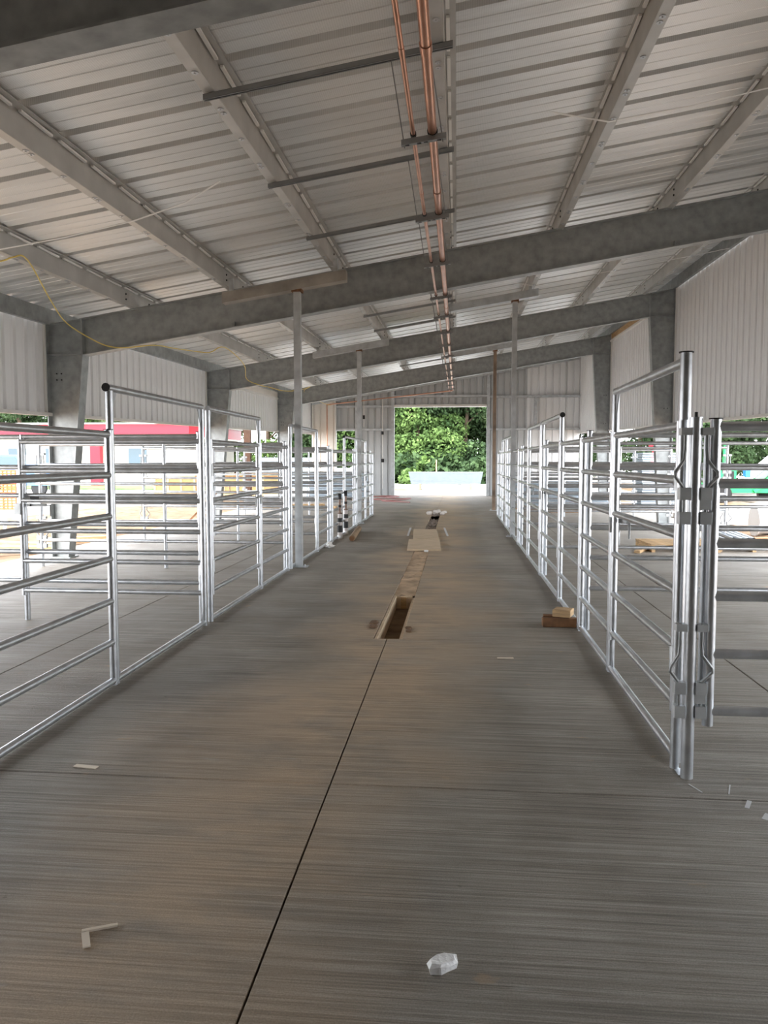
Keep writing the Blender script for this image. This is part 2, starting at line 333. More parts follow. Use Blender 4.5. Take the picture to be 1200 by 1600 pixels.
# ------------------------------------------------------------------ rigid frames
ordn = ['', 'nearest', 'second', 'third', 'fourth']
for i, y in enumerate(FR):
    lab = {0: 'steel building frame behind the camera', 1: 'dark steel rafter frame crossing the top left corner overhead', 2: 'dark steel rafter frame with its left column behind the near left pens',
           3: 'dark steel rafter frame in mid distance with a wide column at the right wall', 4: 'farthest dark steel rafter frame before the back wall'}[i]
    fr = thing('steel_portal', (-.6, y, 0), lab, 'steel frame', 'steel building frames')
    D = .57; c, s_ = 1/math.hypot(1, .16), .16/math.hypot(1, .16)
    xa, xb = XL+.60, XR-.62
    z = lambda x, d=0: zr(x, y) - d
    r = MB().prism([(xa, z(xa, D)), (xb, z(xb, D)), (xb, z(xb)), (xa, z(xa))], y-.006, y+.006, 'y').build('rafter', frame_m, fr)
    MB().prism([(xa, z(xa, D)), (xb, z(xb, D)), (xb, z(xb, D)-.016), (xa, z(xa, D)-.016)], y-.10, y+.10, 'y').build('bottom_flange', frame_m, r)
    MB().prism([(XL, z(XL)), (XR, z(XR)), (XR, z(XR, .016)), (XL, z(XL, .016))], y-.10, y+.10, 'y').build('top_flange', frame_m, r)
    for xs_ in (-3.5, 0.1, 3.2):
        MB().box((xs_-.006, y-.07, z(xs_, D)), (xs_+.006, y+.07, z(xs_, D-.08))).build('stiffener', frame_m, r)
    if i == 1:
        MB().hexa([(xa, y+.10, z(xa, D)-.01), (xb, y+.10, z(xb, D)-.01), (xb, y+.104, z(xb, D)-.01), (xa, y+.104, z(xa, D)-.01), (xa, y+.52, z(xa)+.22), (xb, y+.52, z(xb)+.22), (xb, y+.524, z(xb)+.22), (xa, y+.524, z(xa)+.22)]).build('scrim_wrap', roof_m, r)
    for side in (0, 1):
        sg = 1 if side == 0 else -1; X = XL if side == 0 else XR
        ztop = z(X); zk = z(X+sg*.60, D)                      # knee height
        wb, wt = .27, .60
        co = MB().prism([(X, 0), (X+sg*wb, 0), (X+sg*wt, zk), (X+sg*wt, z(X+sg*wt)), (X, ztop)], y-.006, y+.006, 'y').build('column', frame_m, fr)
        MB().prism([(X, 0), (X+sg*.014, 0), (X+sg*.014, ztop), (X, ztop)], y-.11, y+.11, 'y').build('outer_flange', frame_m, co)
        MB().prism([(X+sg*wb, 0), (X+sg*(wb+.016), 0), (X+sg*(wt+.016), zk), (X+sg*wt, zk)], y-.11, y+.11, 'y').build('inner_flange', frame_m, co)
        MB().prism([(X+sg*.014, zk-.008), (X+sg*wt, zk-.008), (X+sg*wt, zk+.008), (X+sg*.014, zk+.008)], y-.10, y+.10, 'y').build('knee_plate', frame_m, co)
        MB().prism([(X+sg*(wt-.01), zk), (X+sg*(wt+.01), zk), (X+sg*(wt+.01), z(X+sg*wt)-.016), (X+sg*(wt-.01), z(X+sg*wt)-.016)], y-.10, y+.10, 'y').build('end_plate', frame_m, co)
        MB().box((X-.03 if side == 0 else X-.33, y-.15, 0), (X+.33 if side == 0 else X+.03, y+.15, .02)).build('base_plate', frame_m, co)
        for zz in (2.9, 3.0+.9*side):
            for dx in (.12, .2):
                MB().tube((X+sg*dx, y-.018, zz), (X+sg*dx, y-.006, zz), .013, 6).build('bolt', black, co)

# ------------------------------------------------------------------ purlins
PX = [-5.1, -3.51, -1.86, -.12, 1.48, 3.07, 4.55]
spm = MB().box((-.014, 0, .006), (.014, .48, .024)).mesh('foam_spacer', foam)
wam = MB().path([(0, 0, 0), (0, 0, -.006)], .026, 10).tube((0, 0, -.006), (0, 0, -.014), .009, 6).mesh('washer', galv)
for i, x in enumerate(PX):
    o = thing('roof_purlin', (x, Y0-.2, zr(x, Y0-.2)), f'galvanized roof purlin running the length of the barn, {NUM[i]} from the left wall', 'purlin', 'roof purlins')
    sg = -1 if x < 0 else 1; A, B = Y0-.2, Y1; T = .003; dep = .245; fw = .09
    def strip(u0, u1, w0, w1):        # x offsets u, heights w above the purlin's underside
        q = lambda u, y, w: (x+u, y, zr(x, y)+w)
        return [q(u0,A,w0), q(u1,A,w0), q(u1,B,w0), q(u0,B,w0), q(u0,A,w1), q(u1,A,w1), q(u1,B,w1), q(u0,B,w1)]
    web = MB().hexa(strip(-T, T, 0, dep)).build('web', purlin_m, o)
    a_, b_ = sorted((0, sg*fw))
    MB().hexa(strip(a_, b_, -.003, .003)).build('bottom_flange', purlin_m, o)
    MB().hexa(strip(min(sg*fw, sg*fw+.004), max(sg*fw, sg*fw+.004), 0, .022)).build('lip', purlin_m, o)
    a2, b2 = sorted((0, -sg*fw)); MB().hexa(strip(a2, b2, dep-.003, dep+.003)).build('top_flange', purlin_m, o)
    for j in range(npan):
        y = Y0 - .4 + j*PW + .11
        if y < 2.5 or y > 33: continue
        link('foam_spacer', spm, o, (-sg*.03, y-(Y0-.2), dep - .03 + GS*(y-(Y0-.2))))
        if y < 20:
            link('washer', wam, o, (sg*.045, y-(Y0-.2)+.2, -.004 + GS*(y+.2-(Y0-.2))))
            if j % 2: link('washer', wam, o, (sg*.045, y-(Y0-.2)+.28, -.004 + GS*(y+.28-(Y0-.2))))
    for yf in FR[1:]:
        for u in (-.45, .45):
            for w in (.07, .15): MB().tube((x - sg*.004, yf+u, zr(x, yf+u)+w), (x - sg*.016, yf+u, zr(x, yf+u)+w), .014, 6).build('lap_bolt', black, o)
for side, X, lb in ((0, XL, 'left'), (1, XR, 'right')):
    sg = 1 if side == 0 else -1
    mb = MB(); A, B = Y0, Y1
    q = lambda u, y, w: (X+sg*u, y, zr(X, y)+w)
    mb.hexa([q(.0,A,.0), q(.075,A,.0), q(.075,B,.0), q(.0,B,.0), q(.0,A,.24), q(.075,A,.25), q(.075,B,.25), q(.0,B,.24)])
    solo(mb, 'eave_strut', frame_m, (X, A, zr(X, A)), f'dark eave strut along the top of the {lb} wall', 'eave strut', 'eave struts')

# ------------------------------------------------------------------ side walls: ribbed sheets
SW = .914
sprof = []
for kx in range(3):
    b0 = kx*.3047
    sprof += [(b0, 0), (b0+.09, 0), (b0+.10, .006), (b0+.125, .006), (b0+.135, 0), (b0+.19, 0), (b0+.205, .042), (b0+.265, .042), (b0+.28, 0)]
sprof.append((SW, 0))
def siding_mesh(zb, zt, sgn, name, m):
    mb = MB()
    for zlev in (zb, zt):
        for (u, d) in sprof: mb.v.append((-sgn*d, u, zlev + GS*u))
    k = len(sprof); mb.f = [(j, j+1, k+j+1, k+j) for j in range(k-1)]; mb.sm = [False]*(k-1)
    return mb.mesh(name, m)
for side, X, lb in ((0, XL-.02, 'left'), (1, XR+.02, 'right')):
    sg = 1 if side == 0 else -1
    w = tag(bpy.data.objects.new('wall_'+lb, None), f'ribbed white siding hung along the {lb} side above the open pens', kind='structure'); COL.objects.link(w); ORG[w.name] = (0, 0, 0)
    zb, zt = 2.12, 4.587 + .16*X + .03
    deep = siding_mesh(-.0, zt, sg, 'siding_sheet', white_wall); full = siding_mesh(zb, zt, sg, 'siding_sheet', white_wall)  # deep: unseen closed sides behind the camera, added to darken the near floor
    short = siding_mesh(zb, zt-.26, sg, 'siding_sheet', white_wall)
    nn = int((Y1-Y0)/SW)+1
    for i in range(nn+1):
        y = Y0 + i*SW
        if y > Y1 - .05: break
        sh = FR[3]-.2 < y < FR[4]-.5
        o = link('siding_sheet', short if sh else (deep if y < -.1 else full), w, (X, y, GS*y if y >= -.1 else .09))
    q = lambda u, y, z_: (X+sg*u, y, z_+GS*y)
    A, B = Y0, Y1-.05
    MB().hexa([q(-.04,A,zb-.045), q(.05,A,zb-.045), q(.05,B,zb-.045), q(-.04,B,zb-.045), q(-.04,A,zb+.01), q(.05,A,zb+.01), q(.05,B,zb+.01), q(-.04,B,zb+.01)]).build('bottom_trim', trim_w, w)
    A, B = FR[3]+.12, FR[4]-.12; t0 = zt-.26
    MB().hexa([q(-.03,A,t0-.03), q(.07,A,t0-.03), q(.07,B,t0-.03), q(-.03,B,t0-.03), q(-.03,A,t0+.03), q(.07,A,t0+.03), q(.07,B,t0+.03), q(-.03,B,t0+.03)]).build('top_trim', trim_w, w)
    MB().hexa([q(-.03,A,t0+.03), q(.03,A,t0+.03), q(.03,B,t0+.03), q(-.03,B,t0+.03), q(-.03,A,zt-.02), q(.03,A,zt-.02), q(.03,B,zt-.02), q(-.03,B,zt-.02)]).build('top_board', wood if side else beige_wall, w)
    for yf in FR[1:]:       # J-channel where the sheets stop at each column
        MB().hexa([q(.0,yf-.16,zb-.02), q(.035,yf-.16,zb-.02), q(.035,yf-.125,zb-.02), q(.0,yf-.125,zb-.02), q(.0,yf-.16,zt), q(.035,yf-.16,zt), q(.035,yf-.125,zt), q(.0,yf-.125,zt)]).build('edge_trim', trim_w, w)

# ------------------------------------------------------------------ back wall
YB = 34.9; DX0, DX1, DZ = -2.82, 1.31, 4.08; OX0, OX1, OZ = -5.76, -4.61, 2.96
wb_ = tag(bpy.data.objects.new('wall_back', None), 'ribbed grey end wall with a tall open doorway', kind='structure'); COL.objects.link(wb_); ORG[wb_.name] = (0, 0, 0)
def end_sheet(x0, x1, zb, m, yb=YB):
    mb = MB(); pts = [(x0, 0)]; kx = math.floor((x0-.3047)/.3047)
    for c in range(kx, kx+60):
        for (u, d) in ((.19, 0), (.20, .045), (.27, .045), (.28, 0)):
            xx = c*.3047+u
            if x0+.001 < xx < x1-.001: pts.append((xx, d))
    pts.append((x1, 0))
    for lev in (0, 1):
        for (x, d) in pts: mb.v.append((x, yb+d, zb if lev == 0 else zr(x, yb)+.25))
    k = len(pts); mb.f = [(j, j+1, k+j+1, k+j) for j in range(k-1)]; mb.sm = [False]*(k-1)
    return mb.build('siding_sheet', m, wb_)
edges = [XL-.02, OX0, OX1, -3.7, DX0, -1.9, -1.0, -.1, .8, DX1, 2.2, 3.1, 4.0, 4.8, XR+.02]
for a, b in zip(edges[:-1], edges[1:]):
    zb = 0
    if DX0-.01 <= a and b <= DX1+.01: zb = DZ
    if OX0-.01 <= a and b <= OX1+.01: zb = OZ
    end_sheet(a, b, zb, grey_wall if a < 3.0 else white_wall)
end_sheet(XL+.02, -5.52, 0.02, beige_wall, YB-.28)
MB().box((-5.53, YB-.30, .0), (-5.47, YB-.05, zr(-5.5, YB)-.05)).build('edge_trim', trim_w, wb_)
def girt(x0, x1, z_, m=galv_post, h=.09, name='girt'): return MB().box((x0, YB-.21, z_-h/2), (x1, YB-.005, z_+h/2)).build(name, m, wb_)
girt(-5.46, DX0-.12, 2.98); girt(-5.46, DX0-.12, 4.02); girt(DX0, DX1, 4.46); girt(DX1+.13, XR, 4.42); girt(DX1+.13, XR, 2.98)
MB().box((DX0-.02, YB-.24, DZ-.10), (DX1+.02, YB+.03, DZ)).build('door_header', trim_w, wb_)
for x0, x1 in ((DX0-.14, DX0), (DX1, DX1+.14)):
    MB().box((x0, YB-.24, 0), (x1, YB-.01, zr(x0, YB)-.02)).build('door_jamb', galv_post, wb_)
for x0 in (-4.6, 3.4): MB().box((x0, YB-.23, 3.03 if x0 > 0 else 0), (x0+.12, YB-.015, zr(x0, YB)-.04 if x0 < 0 else 4.37)).build('wall_stud', galv_post, wb_)
MB().box((OX0, YB-.21, 0), (OX0+.06, YB+.02, OZ)).build('edge_trim', trim_w, wb_)
MB().hexa([(XL+.02,YB-.33,zr(XL,YB)-.14),(XR-.02,YB-.33,zr(XR,YB)-.14),(XR-.02,YB-.25,zr(XR,YB)-.14),(XL+.02,YB-.25,zr(XL,YB)-.14),(XL+.02,YB-.33,zr(XL,YB)+.02),(XR-.02,YB-.33,zr(XR,YB)+.02),(XR-.02,YB-.25,zr(XR,YB)+.02),(XL+.02,YB-.25,zr(XL,YB)+.02)]).build('end_rafter', galv_post, wb_)
for xc in (-4.2, -3.35):   # conduits
    MB().tube((xc, YB-.24, .3 if xc > -4 else 3.1), (xc, YB-.24, 4.4), .017, 8).build('conduit', trim_w, wb_)
    MB().box((xc-.05, YB-.27, 3.45 if xc < -4 else 2.75), (xc+.05, YB-.20, 3.62 if xc < -4 else 2.9)).build('junction_box', black, wb_)
MB().box((-3.42, YB-.26, 1.5), (-3.28, YB-.20, 1.66)).build('junction_box', black, wb_)

# unseen wall behind the camera, closing the near end, kept dark to dim nearby posts
wf = tag(bpy.data.objects.new('wall_front', None), 'ribbed dark end wall behind the camera', kind='structure'); COL.objects.link(wf); ORG[wf.name] = (0, 0, 0)
xx0 = XL
while xx0 < XR - .05:
    xx1 = min(xx0+SW, XR); mb = MB(); yb = Y0-.15
    pts = [(0, 0)] + [(u, d) for u, d in sprof if 0 < u < xx1-xx0] + [(xx1-xx0, 0)]
    for lev in (0, 1):
        for (u, d) in pts: mb.v.append((xx0+u, yb-d, 0 if lev == 0 else zr(xx0+u, yb)+.25))
    k = len(pts); mb.f = [(j, j+1, k+j+1, k+j) for j in range(k-1)]; mb.sm = [False]*(k-1); mb.build('siding_sheet', mat('dark_siding', (.16, .15, .14), .7), wf)
    xx0 = xx1

# ------------------------------------------------------------------ support posts with headers
for i, (x, y, hx0, hx1, dz, lb) in enumerate([(-2.35, 11.3, -3.46, -1.62, -.20, 'square steel support post with tee header, nearest on the left of the aisle'),
        (-2.44, 19.2, -3.6, -1.7, -.10, 'square steel support post with tee header, farther one on the left of the aisle'),
        (1.165, 16.2, -.25, 1.63, -.08, 'square steel support post with tee header, nearest on the right of the aisle'),
        (1.17, 24.6, -.3, 1.75, -.08, 'rusty square steel support post, farther one on the right of the aisle')]):
    p = thing('support_post', (x, y, 0), lb, 'post', 'steel support posts')
    zt = zr(x, y) + dz - .15
    MB().box((x-.05, y-.05, .012), (x+.05, y+.05, zt)).build('shaft', galv_post if i < 3 else mat('rusty_galvanized', (.30, .22, .16), .7, .4, var=.45, vscale=5, stretch=(1, 1, .5)), p)
    MB().box((x-.13, y-.09, 0), (x+.13, y+.09, .014)).build('base_plate', galv_post, p)
    for sx in (-1, 1): MB().tube((x+sx*.095, y-.05, .014), (x+sx*.095, y-.05, .045), .011, 6).build('anchor_bolt', galv, p)
    h = MB(); t = lambda xx, d: zr(xx, y) + dz - d
    h.hexa([(hx0,y-.09,t(hx0,.15)),(hx1,y-.09,t(hx1,.15)),(hx1,y+.09,t(hx1,.15)),(hx0,y+.09,t(hx0,.15)),(hx0,y-.09,t(hx0,.0)),(hx1,y-.09,t(hx1,.0)),(hx1,y+.09,t(hx1,.0)),(hx0,y+.09,t(hx0,.0))])
    hd = h.build('header', galv_post if i else mat('stained_galvanized', (.36, .33, .29), .55, .5, var=.3, vscale=3), p)
    MB().box((x-.075, y-.075, zt-.03), (x+.075, y+.075, zt+.012)).build('rust_weld', rust, p)
    if dz < -.05:
        for hx in (hx0+.12, hx1-.16):
            MB().box((hx-.03, y-.03, t(hx, 0)), (hx+.03, y+.03, zr(hx, y)+.0)).build('hanger_bracket', galv_post, p)

# ------------------------------------------------------------------ copper pipes, struts and trapeze hangers
pz = lambda y: 4.045 + GS*(y-6)
for nm, x, r, lb in (('copper_pipe', -.20, .034, 'thick copper pipe running along the ceiling of the aisle'), ('copper_pipe', -.345, .0175, 'thin copper pipe beside the thick one along the ceiling')):
    p = thing(nm, (x, Y0, pz(Y0)), lb, 'pipe', 'ceiling copper pipes')
    MB().path([(x, Y0, pz(Y0)+r), (x, 33.9, pz(33.9)+r)], r, 14).build('pipe_run', copper, p)
    for yy in (1.8, 4.7, 7.35, 13.4, 19.5): MB().tube((x, yy, pz(yy)+r), (x, yy+.09, pz(yy)+r), r*1.14, 12).build('coupling', copper, p)
b0, b1, b2 = (-.25, 33.9, 4.93), (-5.77, 34.0, 4.06), (-5.77, 34.0, 1.7)
p = thing('copper_branch_pipe', b2, 'copper pipe sloping left across the back wall then dropping down', 'pipe')
b0 = (-.2, 33.95, pz(33.9)+.03)
MB().path([b0, b1], .026, 10).build('sloping_run', copper, p); MB().path([b1, b2], .026, 10).build('drop', copper, p); MB().ball(b1, .032).build('elbow', copper, p)
hang = MB()
ys_ = [1.87 + 2.03*k for k in range(16)]
for k, y in enumerate(ys_):
    if any(abs(y-f) < .14 for f in FR): y += .2 if y > 5 else -.4
    xa, xb = -1.95, -.05
    s = thing('strut_channel', (xa, y, zr(xa, y)-.045), f'grey strut channel bolted across two purlins, {NUM[k]} from the camera', 'strut channel', 'ceiling strut channels')
    q = lambda x, dy, dz: (x, y+dy, zr(x, y)+dz)
    def ch(y0_, y1_, z0_, z1_): return [q(xa,y0_,z0_),q(xb,y0_,z0_),q(xb,y1_,z0_),q(xa,y1_,z0_),q(xa,y0_,z1_),q(xb,y0_,z1_),q(xb,y1_,z1_),q(xa,y1_,z1_)]
    MB().hexa(ch(-.021, .021, -.007, -.004)).build('back', strut_m, s)
    MB().hexa(ch(-.021, -.018, -.045, -.004)).build('side', strut_m, s); MB().hexa(ch(.018, .021, -.045, -.004)).build('side', strut_m, s)
    MB().hexa(ch(-.021, -.008, -.045, -.042)).build('lip', strut_m, s); MB().hexa(ch(.008, .021, -.045, -.042)).build('lip', strut_m, s)
    # trapeze
    yt = y + .06; x0, x1 = -.435, -.095; zc = pz(yt) - .025; tl = .13
    hgr = thing('pipe_hanger', ((x0+x1)/2, yt, zc), f'trapeze pipe hanger holding both copper pipes, {NUM[k]} from the camera', 'pipe hanger', 'trapeze pipe hangers')
    zz = lambda x: zc + tl*(x-(-.27))
    bar = MB(); bar.hexa([(x0,yt-.021,zz(x0)-.021),(x1,yt-.021,zz(x1)-.021),(x1,yt+.021,zz(x1)-.021),(x0,yt+.021,zz(x0)-.021),(x0,yt-.021,zz(x0)+.02),(x1,yt-.021,zz(x1)+.02),(x1,yt+.021,zz(x1)+.02),(x0,yt+.021,zz(x0)+.02)])
    bo = bar.build('channel', strut_m, hgr)
    for xs_ in (-.39, -.30, -.25, -.15): MB().box((xs_-.016, yt-.009, zz(xs_)-.0235), (xs_+.016, yt+.009, zz(xs_)-.0205)).build('slot', black, bo)
    for xr in (x0+.025, x1-.025): MB().tube((xr-.10, y, zr(xr-.10, y)-.03), (xr, yt, zz(xr)-.04), .005, 6).build('threaded_rod', strut_m, hgr)
    for xp, rp in ((-.20, .034), (-.345, .0175)): MB().tube((xp, yt-.022, pz(yt)+rp), (xp, yt+.022, pz(yt)+rp), rp+.006, 12).build('pipe_clamp', black, hgr)

# white strap below the purlins and the yellow cord
def strap(pts, name, lb):
    mb = MB()
    for a, b in zip(pts[:-1], pts[1:]): mb.beam(a, b, .03, .004)
    solo(mb, name, foam, pts[0], lb, 'strap', 'white straps')
strap([(XL+.1, 8.3, zr(XL, 8.3)-.03), (-5.1, 8.25, zr(-5.1, 8.25)-.012), (-4.3, 8.2, zr(-4.3, 8.2)-.04), (-3.5, 8.2, zr(-3.5, 8.2)-.012), (-2.9, 8.15, zr(-2.9, 8.15)+.05), (-2.5, 8.1, zr(-2.5, 8.1)+.18)], 'white_strap', 'white strap stretched under the purlins on the left side')
strap([(.9, 8.0, zr(.9, 8.)+.16), (1.49, 8.1, zr(1.49, 8.1)-.012), (2.3, 8.07, zr(2.3, 8.07)-.03), (3.08, 8.05, zr(3.08, 8.05)-.012), (4.55, 8.0, zr(4.55, 8)-.012), (XR-.1, 7.9, zr(XR, 7.9)-.03)], 'white_strap', 'white strap stretched under the purlins on the right side')
strap([(.9, 16.0, zr(.9, 16.)+.16), (1.49, 16.05, zr(1.49, 16)-.012), (3.08, 16.05, zr(3.08, 16.05)-.012), (4.55, 16.0, zr(4.55, 16)-.012), (XR-.1, 15.9, zr(XR, 15.9)-.03)], 'white_strap', 'white strap under the purlins in the middle bay')
cp = [(-6.2,8.2,3.70),(-5.6,8.4,3.82),(-5.2,8.48,3.864),(-5.02,8.44,3.895),(-4.94,8.6,3.90),(-5.6,10.3,3.80),(-6.05,11.6,3.72),(-5.72,11.9,3.48),(-5.45,11.92,3.395),(-5.2,11.93,3.39),(-4.79,11.94,3.42),
      (-4.9,13,3.53),(-5.2,14.6,3.72),(-4.9,15.0,3.73),(-4.62,15.1,3.84),(-4.9,17.5,3.80),(-5.45,19.7,3.70),(-5.15,19.85,3.56),(-4.89,19.87,3.50),(-4.47,19.87,3.40),(-4.1,20.1,3.45),(-4.6,24,3.9),(-5.6,28.0,4.10),(-5.4,29.8,3.90),(-5.6,33.9,4.02)]
def smooth(pts, n=5):
    out = []; P = [Vector(p) for p in pts]
    for i in range(len(P)-1):
        p0, p1, p2, p3 = P[max(i-1, 0)], P[i], P[i+1], P[min(i+2, len(P)-1)]
        for k in range(n):
            t = k/n; out.append(.5*((2*p1)+(p2-p0)*t+(2*p0-5*p1+4*p2-p3)*t*t+(3*p1-p0-3*p2+p3)*t**3))
    return out + [P[-1]]
solo(MB().path(smooth(cp), .009, 6), 'extension_cord', yellow, cp[0], 'yellow extension cord draped from the left purlins over the rafters', 'cord')

# ------------------------------------------------------------------ pipe pens
RR, PR_ = .0245, .027
RC = {}
def rail_mesh(L, r=RR, axis='x', n=12):
    k = (round(L, 3), r, axis)
    if k not in RC:
        e = {'x': (L, 0, 0), 'z': (0, 0, L)}[axis]; RC[k] = MB().tube((0, 0, 0), e, r, n).mesh('rail' if axis == 'x' else 'post', galv)
    return RC[k]
def addpost(p, x, h, z0=0., r=PR_, name='post'):
    return link(name, rail_mesh(h-z0, r, 'z'), p, (x, 0, z0))
def addrail(p, x0, x1, z, r=RR, name='rail'): return link(name, rail_mesh(x1-x0, r), p, (x0, 0, z))
ZR = [.31, .605, .905, 1.205, 1.495, 1.78]
def cap(p, x, z, r=PR_): MB().tube((x, 0, z), (x, 0, z+.006), r*1.25, 12).build('post_cap', black, p, True)
def sliding_latch(p, x, z, d=1):
    la = MB().tube((x, -.045, z), (x+d*.20, -.045, z), .013, 8).build('latch_tube', galv_post, p, True)
    MB().path([(x+d*.15, -.045, z), (x+d*.24, -.045, z), (x+d*.24, -.045, z-.11)], .008, 6).build('bolt_handle', strut_m, la, True)
    MB().cbox((x+d*.03, -.03, z), (.03, .035, .03)).build('bracket', strut_m, la, True)
def pins(p, x, side, zc, y=0.):       # bent drop pin with its three lugs, off the post's side
    s = side
    st = MB().path([(x+s*.052, y-.012, zc+.21), (x+s*.052, y-.012, zc+.10), (x+s*.056, y-.012, zc+.05), (x+s*.100, y-.03, zc-.01), (x+s*.100, y-.03, zc-.03), (x+s*.056, y-.012, zc-.085), (x+s*.052, y-.012, zc-.11), (x+s*.052, y-.012, zc-.23)], .0085, 8).build('drop_pin', strut_m, p, True)
    for z_, h in ((zc+.19, .035), (zc-.115, .06), (zc-.235, .06)): MB().cbox((x+s*.05, y-.008, z_), (.052, .05, h)).build('pin_lug', galv_post, st, True)
def pen_panel(loc, L, rz, label, grp, zs=None, base=True, mid=None, h=1.81, ends=(True, True), z0=0., cat='fence panel', name='pipe_fence', hw=False):
    o = thing(name, loc, label, cat, grp, rz)
    for i, x in enumerate((0, L)):
        if ends[i]: addpost(o, x, h, z0); cap(o, x, h)
    if mid: addpost(o, mid, h-.02, z0)
    for z in (zs or ZR): addrail(o, 0, L, z)
    if base: addrail(o, 0, L, .03)
    if hw:
        for z in (1.5, .55): pins(o, L, 1, z); pins(o, L, -1, z)
    return o
def gate_frame(loc, L, rz, label, grp, ball=0, H=2.105, tall=False):
    o = thing('gate_arch', loc, label, 'gate arch', grp, rz)
    a = addpost(o, 0, H+.045 if tall else H-.02, 0, .030 if tall else PR_); tall and cap(o, 0, H+.045, .030); b = addpost(o, L, H-.02)
    e0, e1 = (-.05 if ball == -1 else 0), (L+.05 if ball == 1 else L)
    t = addrail(o, e0, e1, H, .027, 'arch_rail')
    if ball:
        xx = e0 if ball == -1 else e1; MB().tube((xx - .004, 0, H), (xx + .004, 0, H), .030, 12).build('end_cap', black, o, True)
    s = addrail(o, 0, L, .03, name='sill_rail')
    for x, d in ((0, 1), (L, -1)):
        MB().prism([(x+d*.02, H-.02), (x+d*.11, H-.02), (x+d*.02, H-.20)], -.004, .004, 'y').build('gusset', galv, o, True)
        MB().prism([(x+d*.02, .05), (x+d*.08, .05), (x+d*.02, .16)], -.004, .004, 'y').build('gusset', galv, o, True)
    return o
def gate(loc, L, rz, label, grp, latch=1, sleeve=False):
    o = thing('pen_gate', loc, label, 'gate', grp, rz)
    addpost(o, 0, 1.805, .26, .0255); addpost(o, L, 1.805, .26, .0255)
    for z in ZR: addrail(o, 0, L, z)
    sliding_latch(o, L-.03 if latch == 1 else .03, 1.155, -1 if latch == 1 else 1)
    MB().cbox((L+.03 if latch == 1 else -.03, 0, 1.12), (.06, .07, .11)).build('latch_plate', galv_post, o, True)
    for z in (.55, 1.5):
        xh = 0 if latch == 1 else L
        MB().tube((xh, 0, z-.06), (xh, 0, z+.06), .033, 10).build('hinge_sleeve', galv_post, o, True)
    return o
LX, RX = -2.43, 1.17
Q = PI/2
lay = {'left': (LX, [('p', 3.3, 5.19), ('g', 5.22, 7.17, -1, 'open'), ('g', 7.36, 9.30, 0, 'far'), ('p', 9.34, 10.87), ('g', 11.08, 13.22, 0, 'open'), ('p', 13.26, 14.74), ('p', 14.83, 16.48), ('g', 16.52, 18.42, -1, 'far'), ('g', 18.5, 20.4, 0, 'far'), ('p', 20.44, 22.1)]),
       'right': (RX, [('g', 4.12, 5.87, 0, 'far'), ('p', 5.91, 7.28), ('p', 7.36, 8.78), ('g', 8.82, 10.75, -1, 'far'), ('g', 10.86, 12.74, 0, 'far'), ('p', 12.78, 14.66), ('p', 14.76, 16.48), ('g', 16.52, 18.4, -1, 'far'), ('g', 18.5, 20.0, 0, 'far'), ('p', 20.04, 22.1)])}
for sd, (X, items) in lay.items():
    np_, ng = 0, 0
    for it in items:
        if it[0] == 'p':
            pen_panel((X, it[1], 0), it[2]-it[1], Q, f'galvanized six rail pipe panel along the {sd} of the aisle, {NUM[np_]} panel from the camera', f'{sd} aisle pipe panels'); np_ += 1
        else:
            _, a, b, ball, st = it; w = f'{NUM[ng]} from the camera'
            gate_frame((X, a, 0), b-a, Q, f'tall arched pipe gate frame on the {sd} of the aisle, {w}', f'{sd} arched gate frames', ball, tall=(sd == 'right' and ng == 0))
            if st == 'open':
                gate((X-.02, b+.04, 0), 1.83, PI, f'open pipe gate swung into the {sd} pens, {w}', 'open pen gates')
            else:
                gate((X, a+.055, 0), b-a-.11, Q, f'closed pipe gate under the {sd} arch, {w}', f'closed {sd} pen gates')
            ng += 1
# cross fences between the pens
ZD = [.40, .69, .97, 1.25, 1.53, 1.83]
for k, y in enumerate((7.27, 10.97, 14.78, 18.46, 22.1)):
    pen_panel((LX-.06, y, 0), 3.72, PI, f'pipe cross fence between left pens, {NUM[k]} from the camera', 'left cross fences', ZD, False, 1.8, 1.87, cat='cross fence', name='pipe_cross_fence', hw=True)
for k, y in enumerate((7.32, 10.80, 14.71, 18.45, 22.1)):
    pen_panel((RX+.06, y, 0), 3.72, 0, f'pipe cross fence between right pens, {NUM[k]} from the camera', 'right cross fences', ZD, False, 1.8, 1.87, cat='cross fence', name='pipe_cross_fence', hw=True)
# corner post in the right foreground with its pins, and the near gate
cpst = thing('corner_post', (1.165, 3.91, 0), 'round galvanized corner post with bent drop pins, nearest on the right', 'post')
addpost(cpst, 0, 1.81, 0, .031); MB().tube((0, 0, 1.81), (0, 0, 1.835), .008, 6).build('post_pin', black, cpst, True)
MB().box((-.035, .02, 0), (.03, .11, .004)).build('foot', galv, cpst, True)
MB().tube((-.04, .075, .02), (-.04, .075, 1.80), .024, 12).build('pin_tube', galv, cpst, True)
for z in (1.55, .58): pins(cpst, 0, 1, z); pins(cpst, 0, -1, z)
gt = thing('pen_gate', (1.262, 3.92, 0), 'near six rail pipe gate cut off by the right picture edge', 'gate')
addpost(gt, 0, 1.80, .27); cap(gt, 0, 1.80); addpost(gt, 2.1, 1.80, .27)
MB().tube((-.022, .045, .3), (-.022, .045, 1.72), .018, 10).build('pin_tube', galv, gt, True)
for z in [.345, .635, .925, 1.19, 1.485, 1.765]: addrail(gt, 0, 2.1, z)
MB().cbox((-.05, -.008, 1.40), (.055, .05, .085)).build('hinge_lug', galv_post, gt, True); MB().cbox((-.05, -.008, .43), (.055, .05, .085)).build('hinge_lug', galv_post, gt, True)
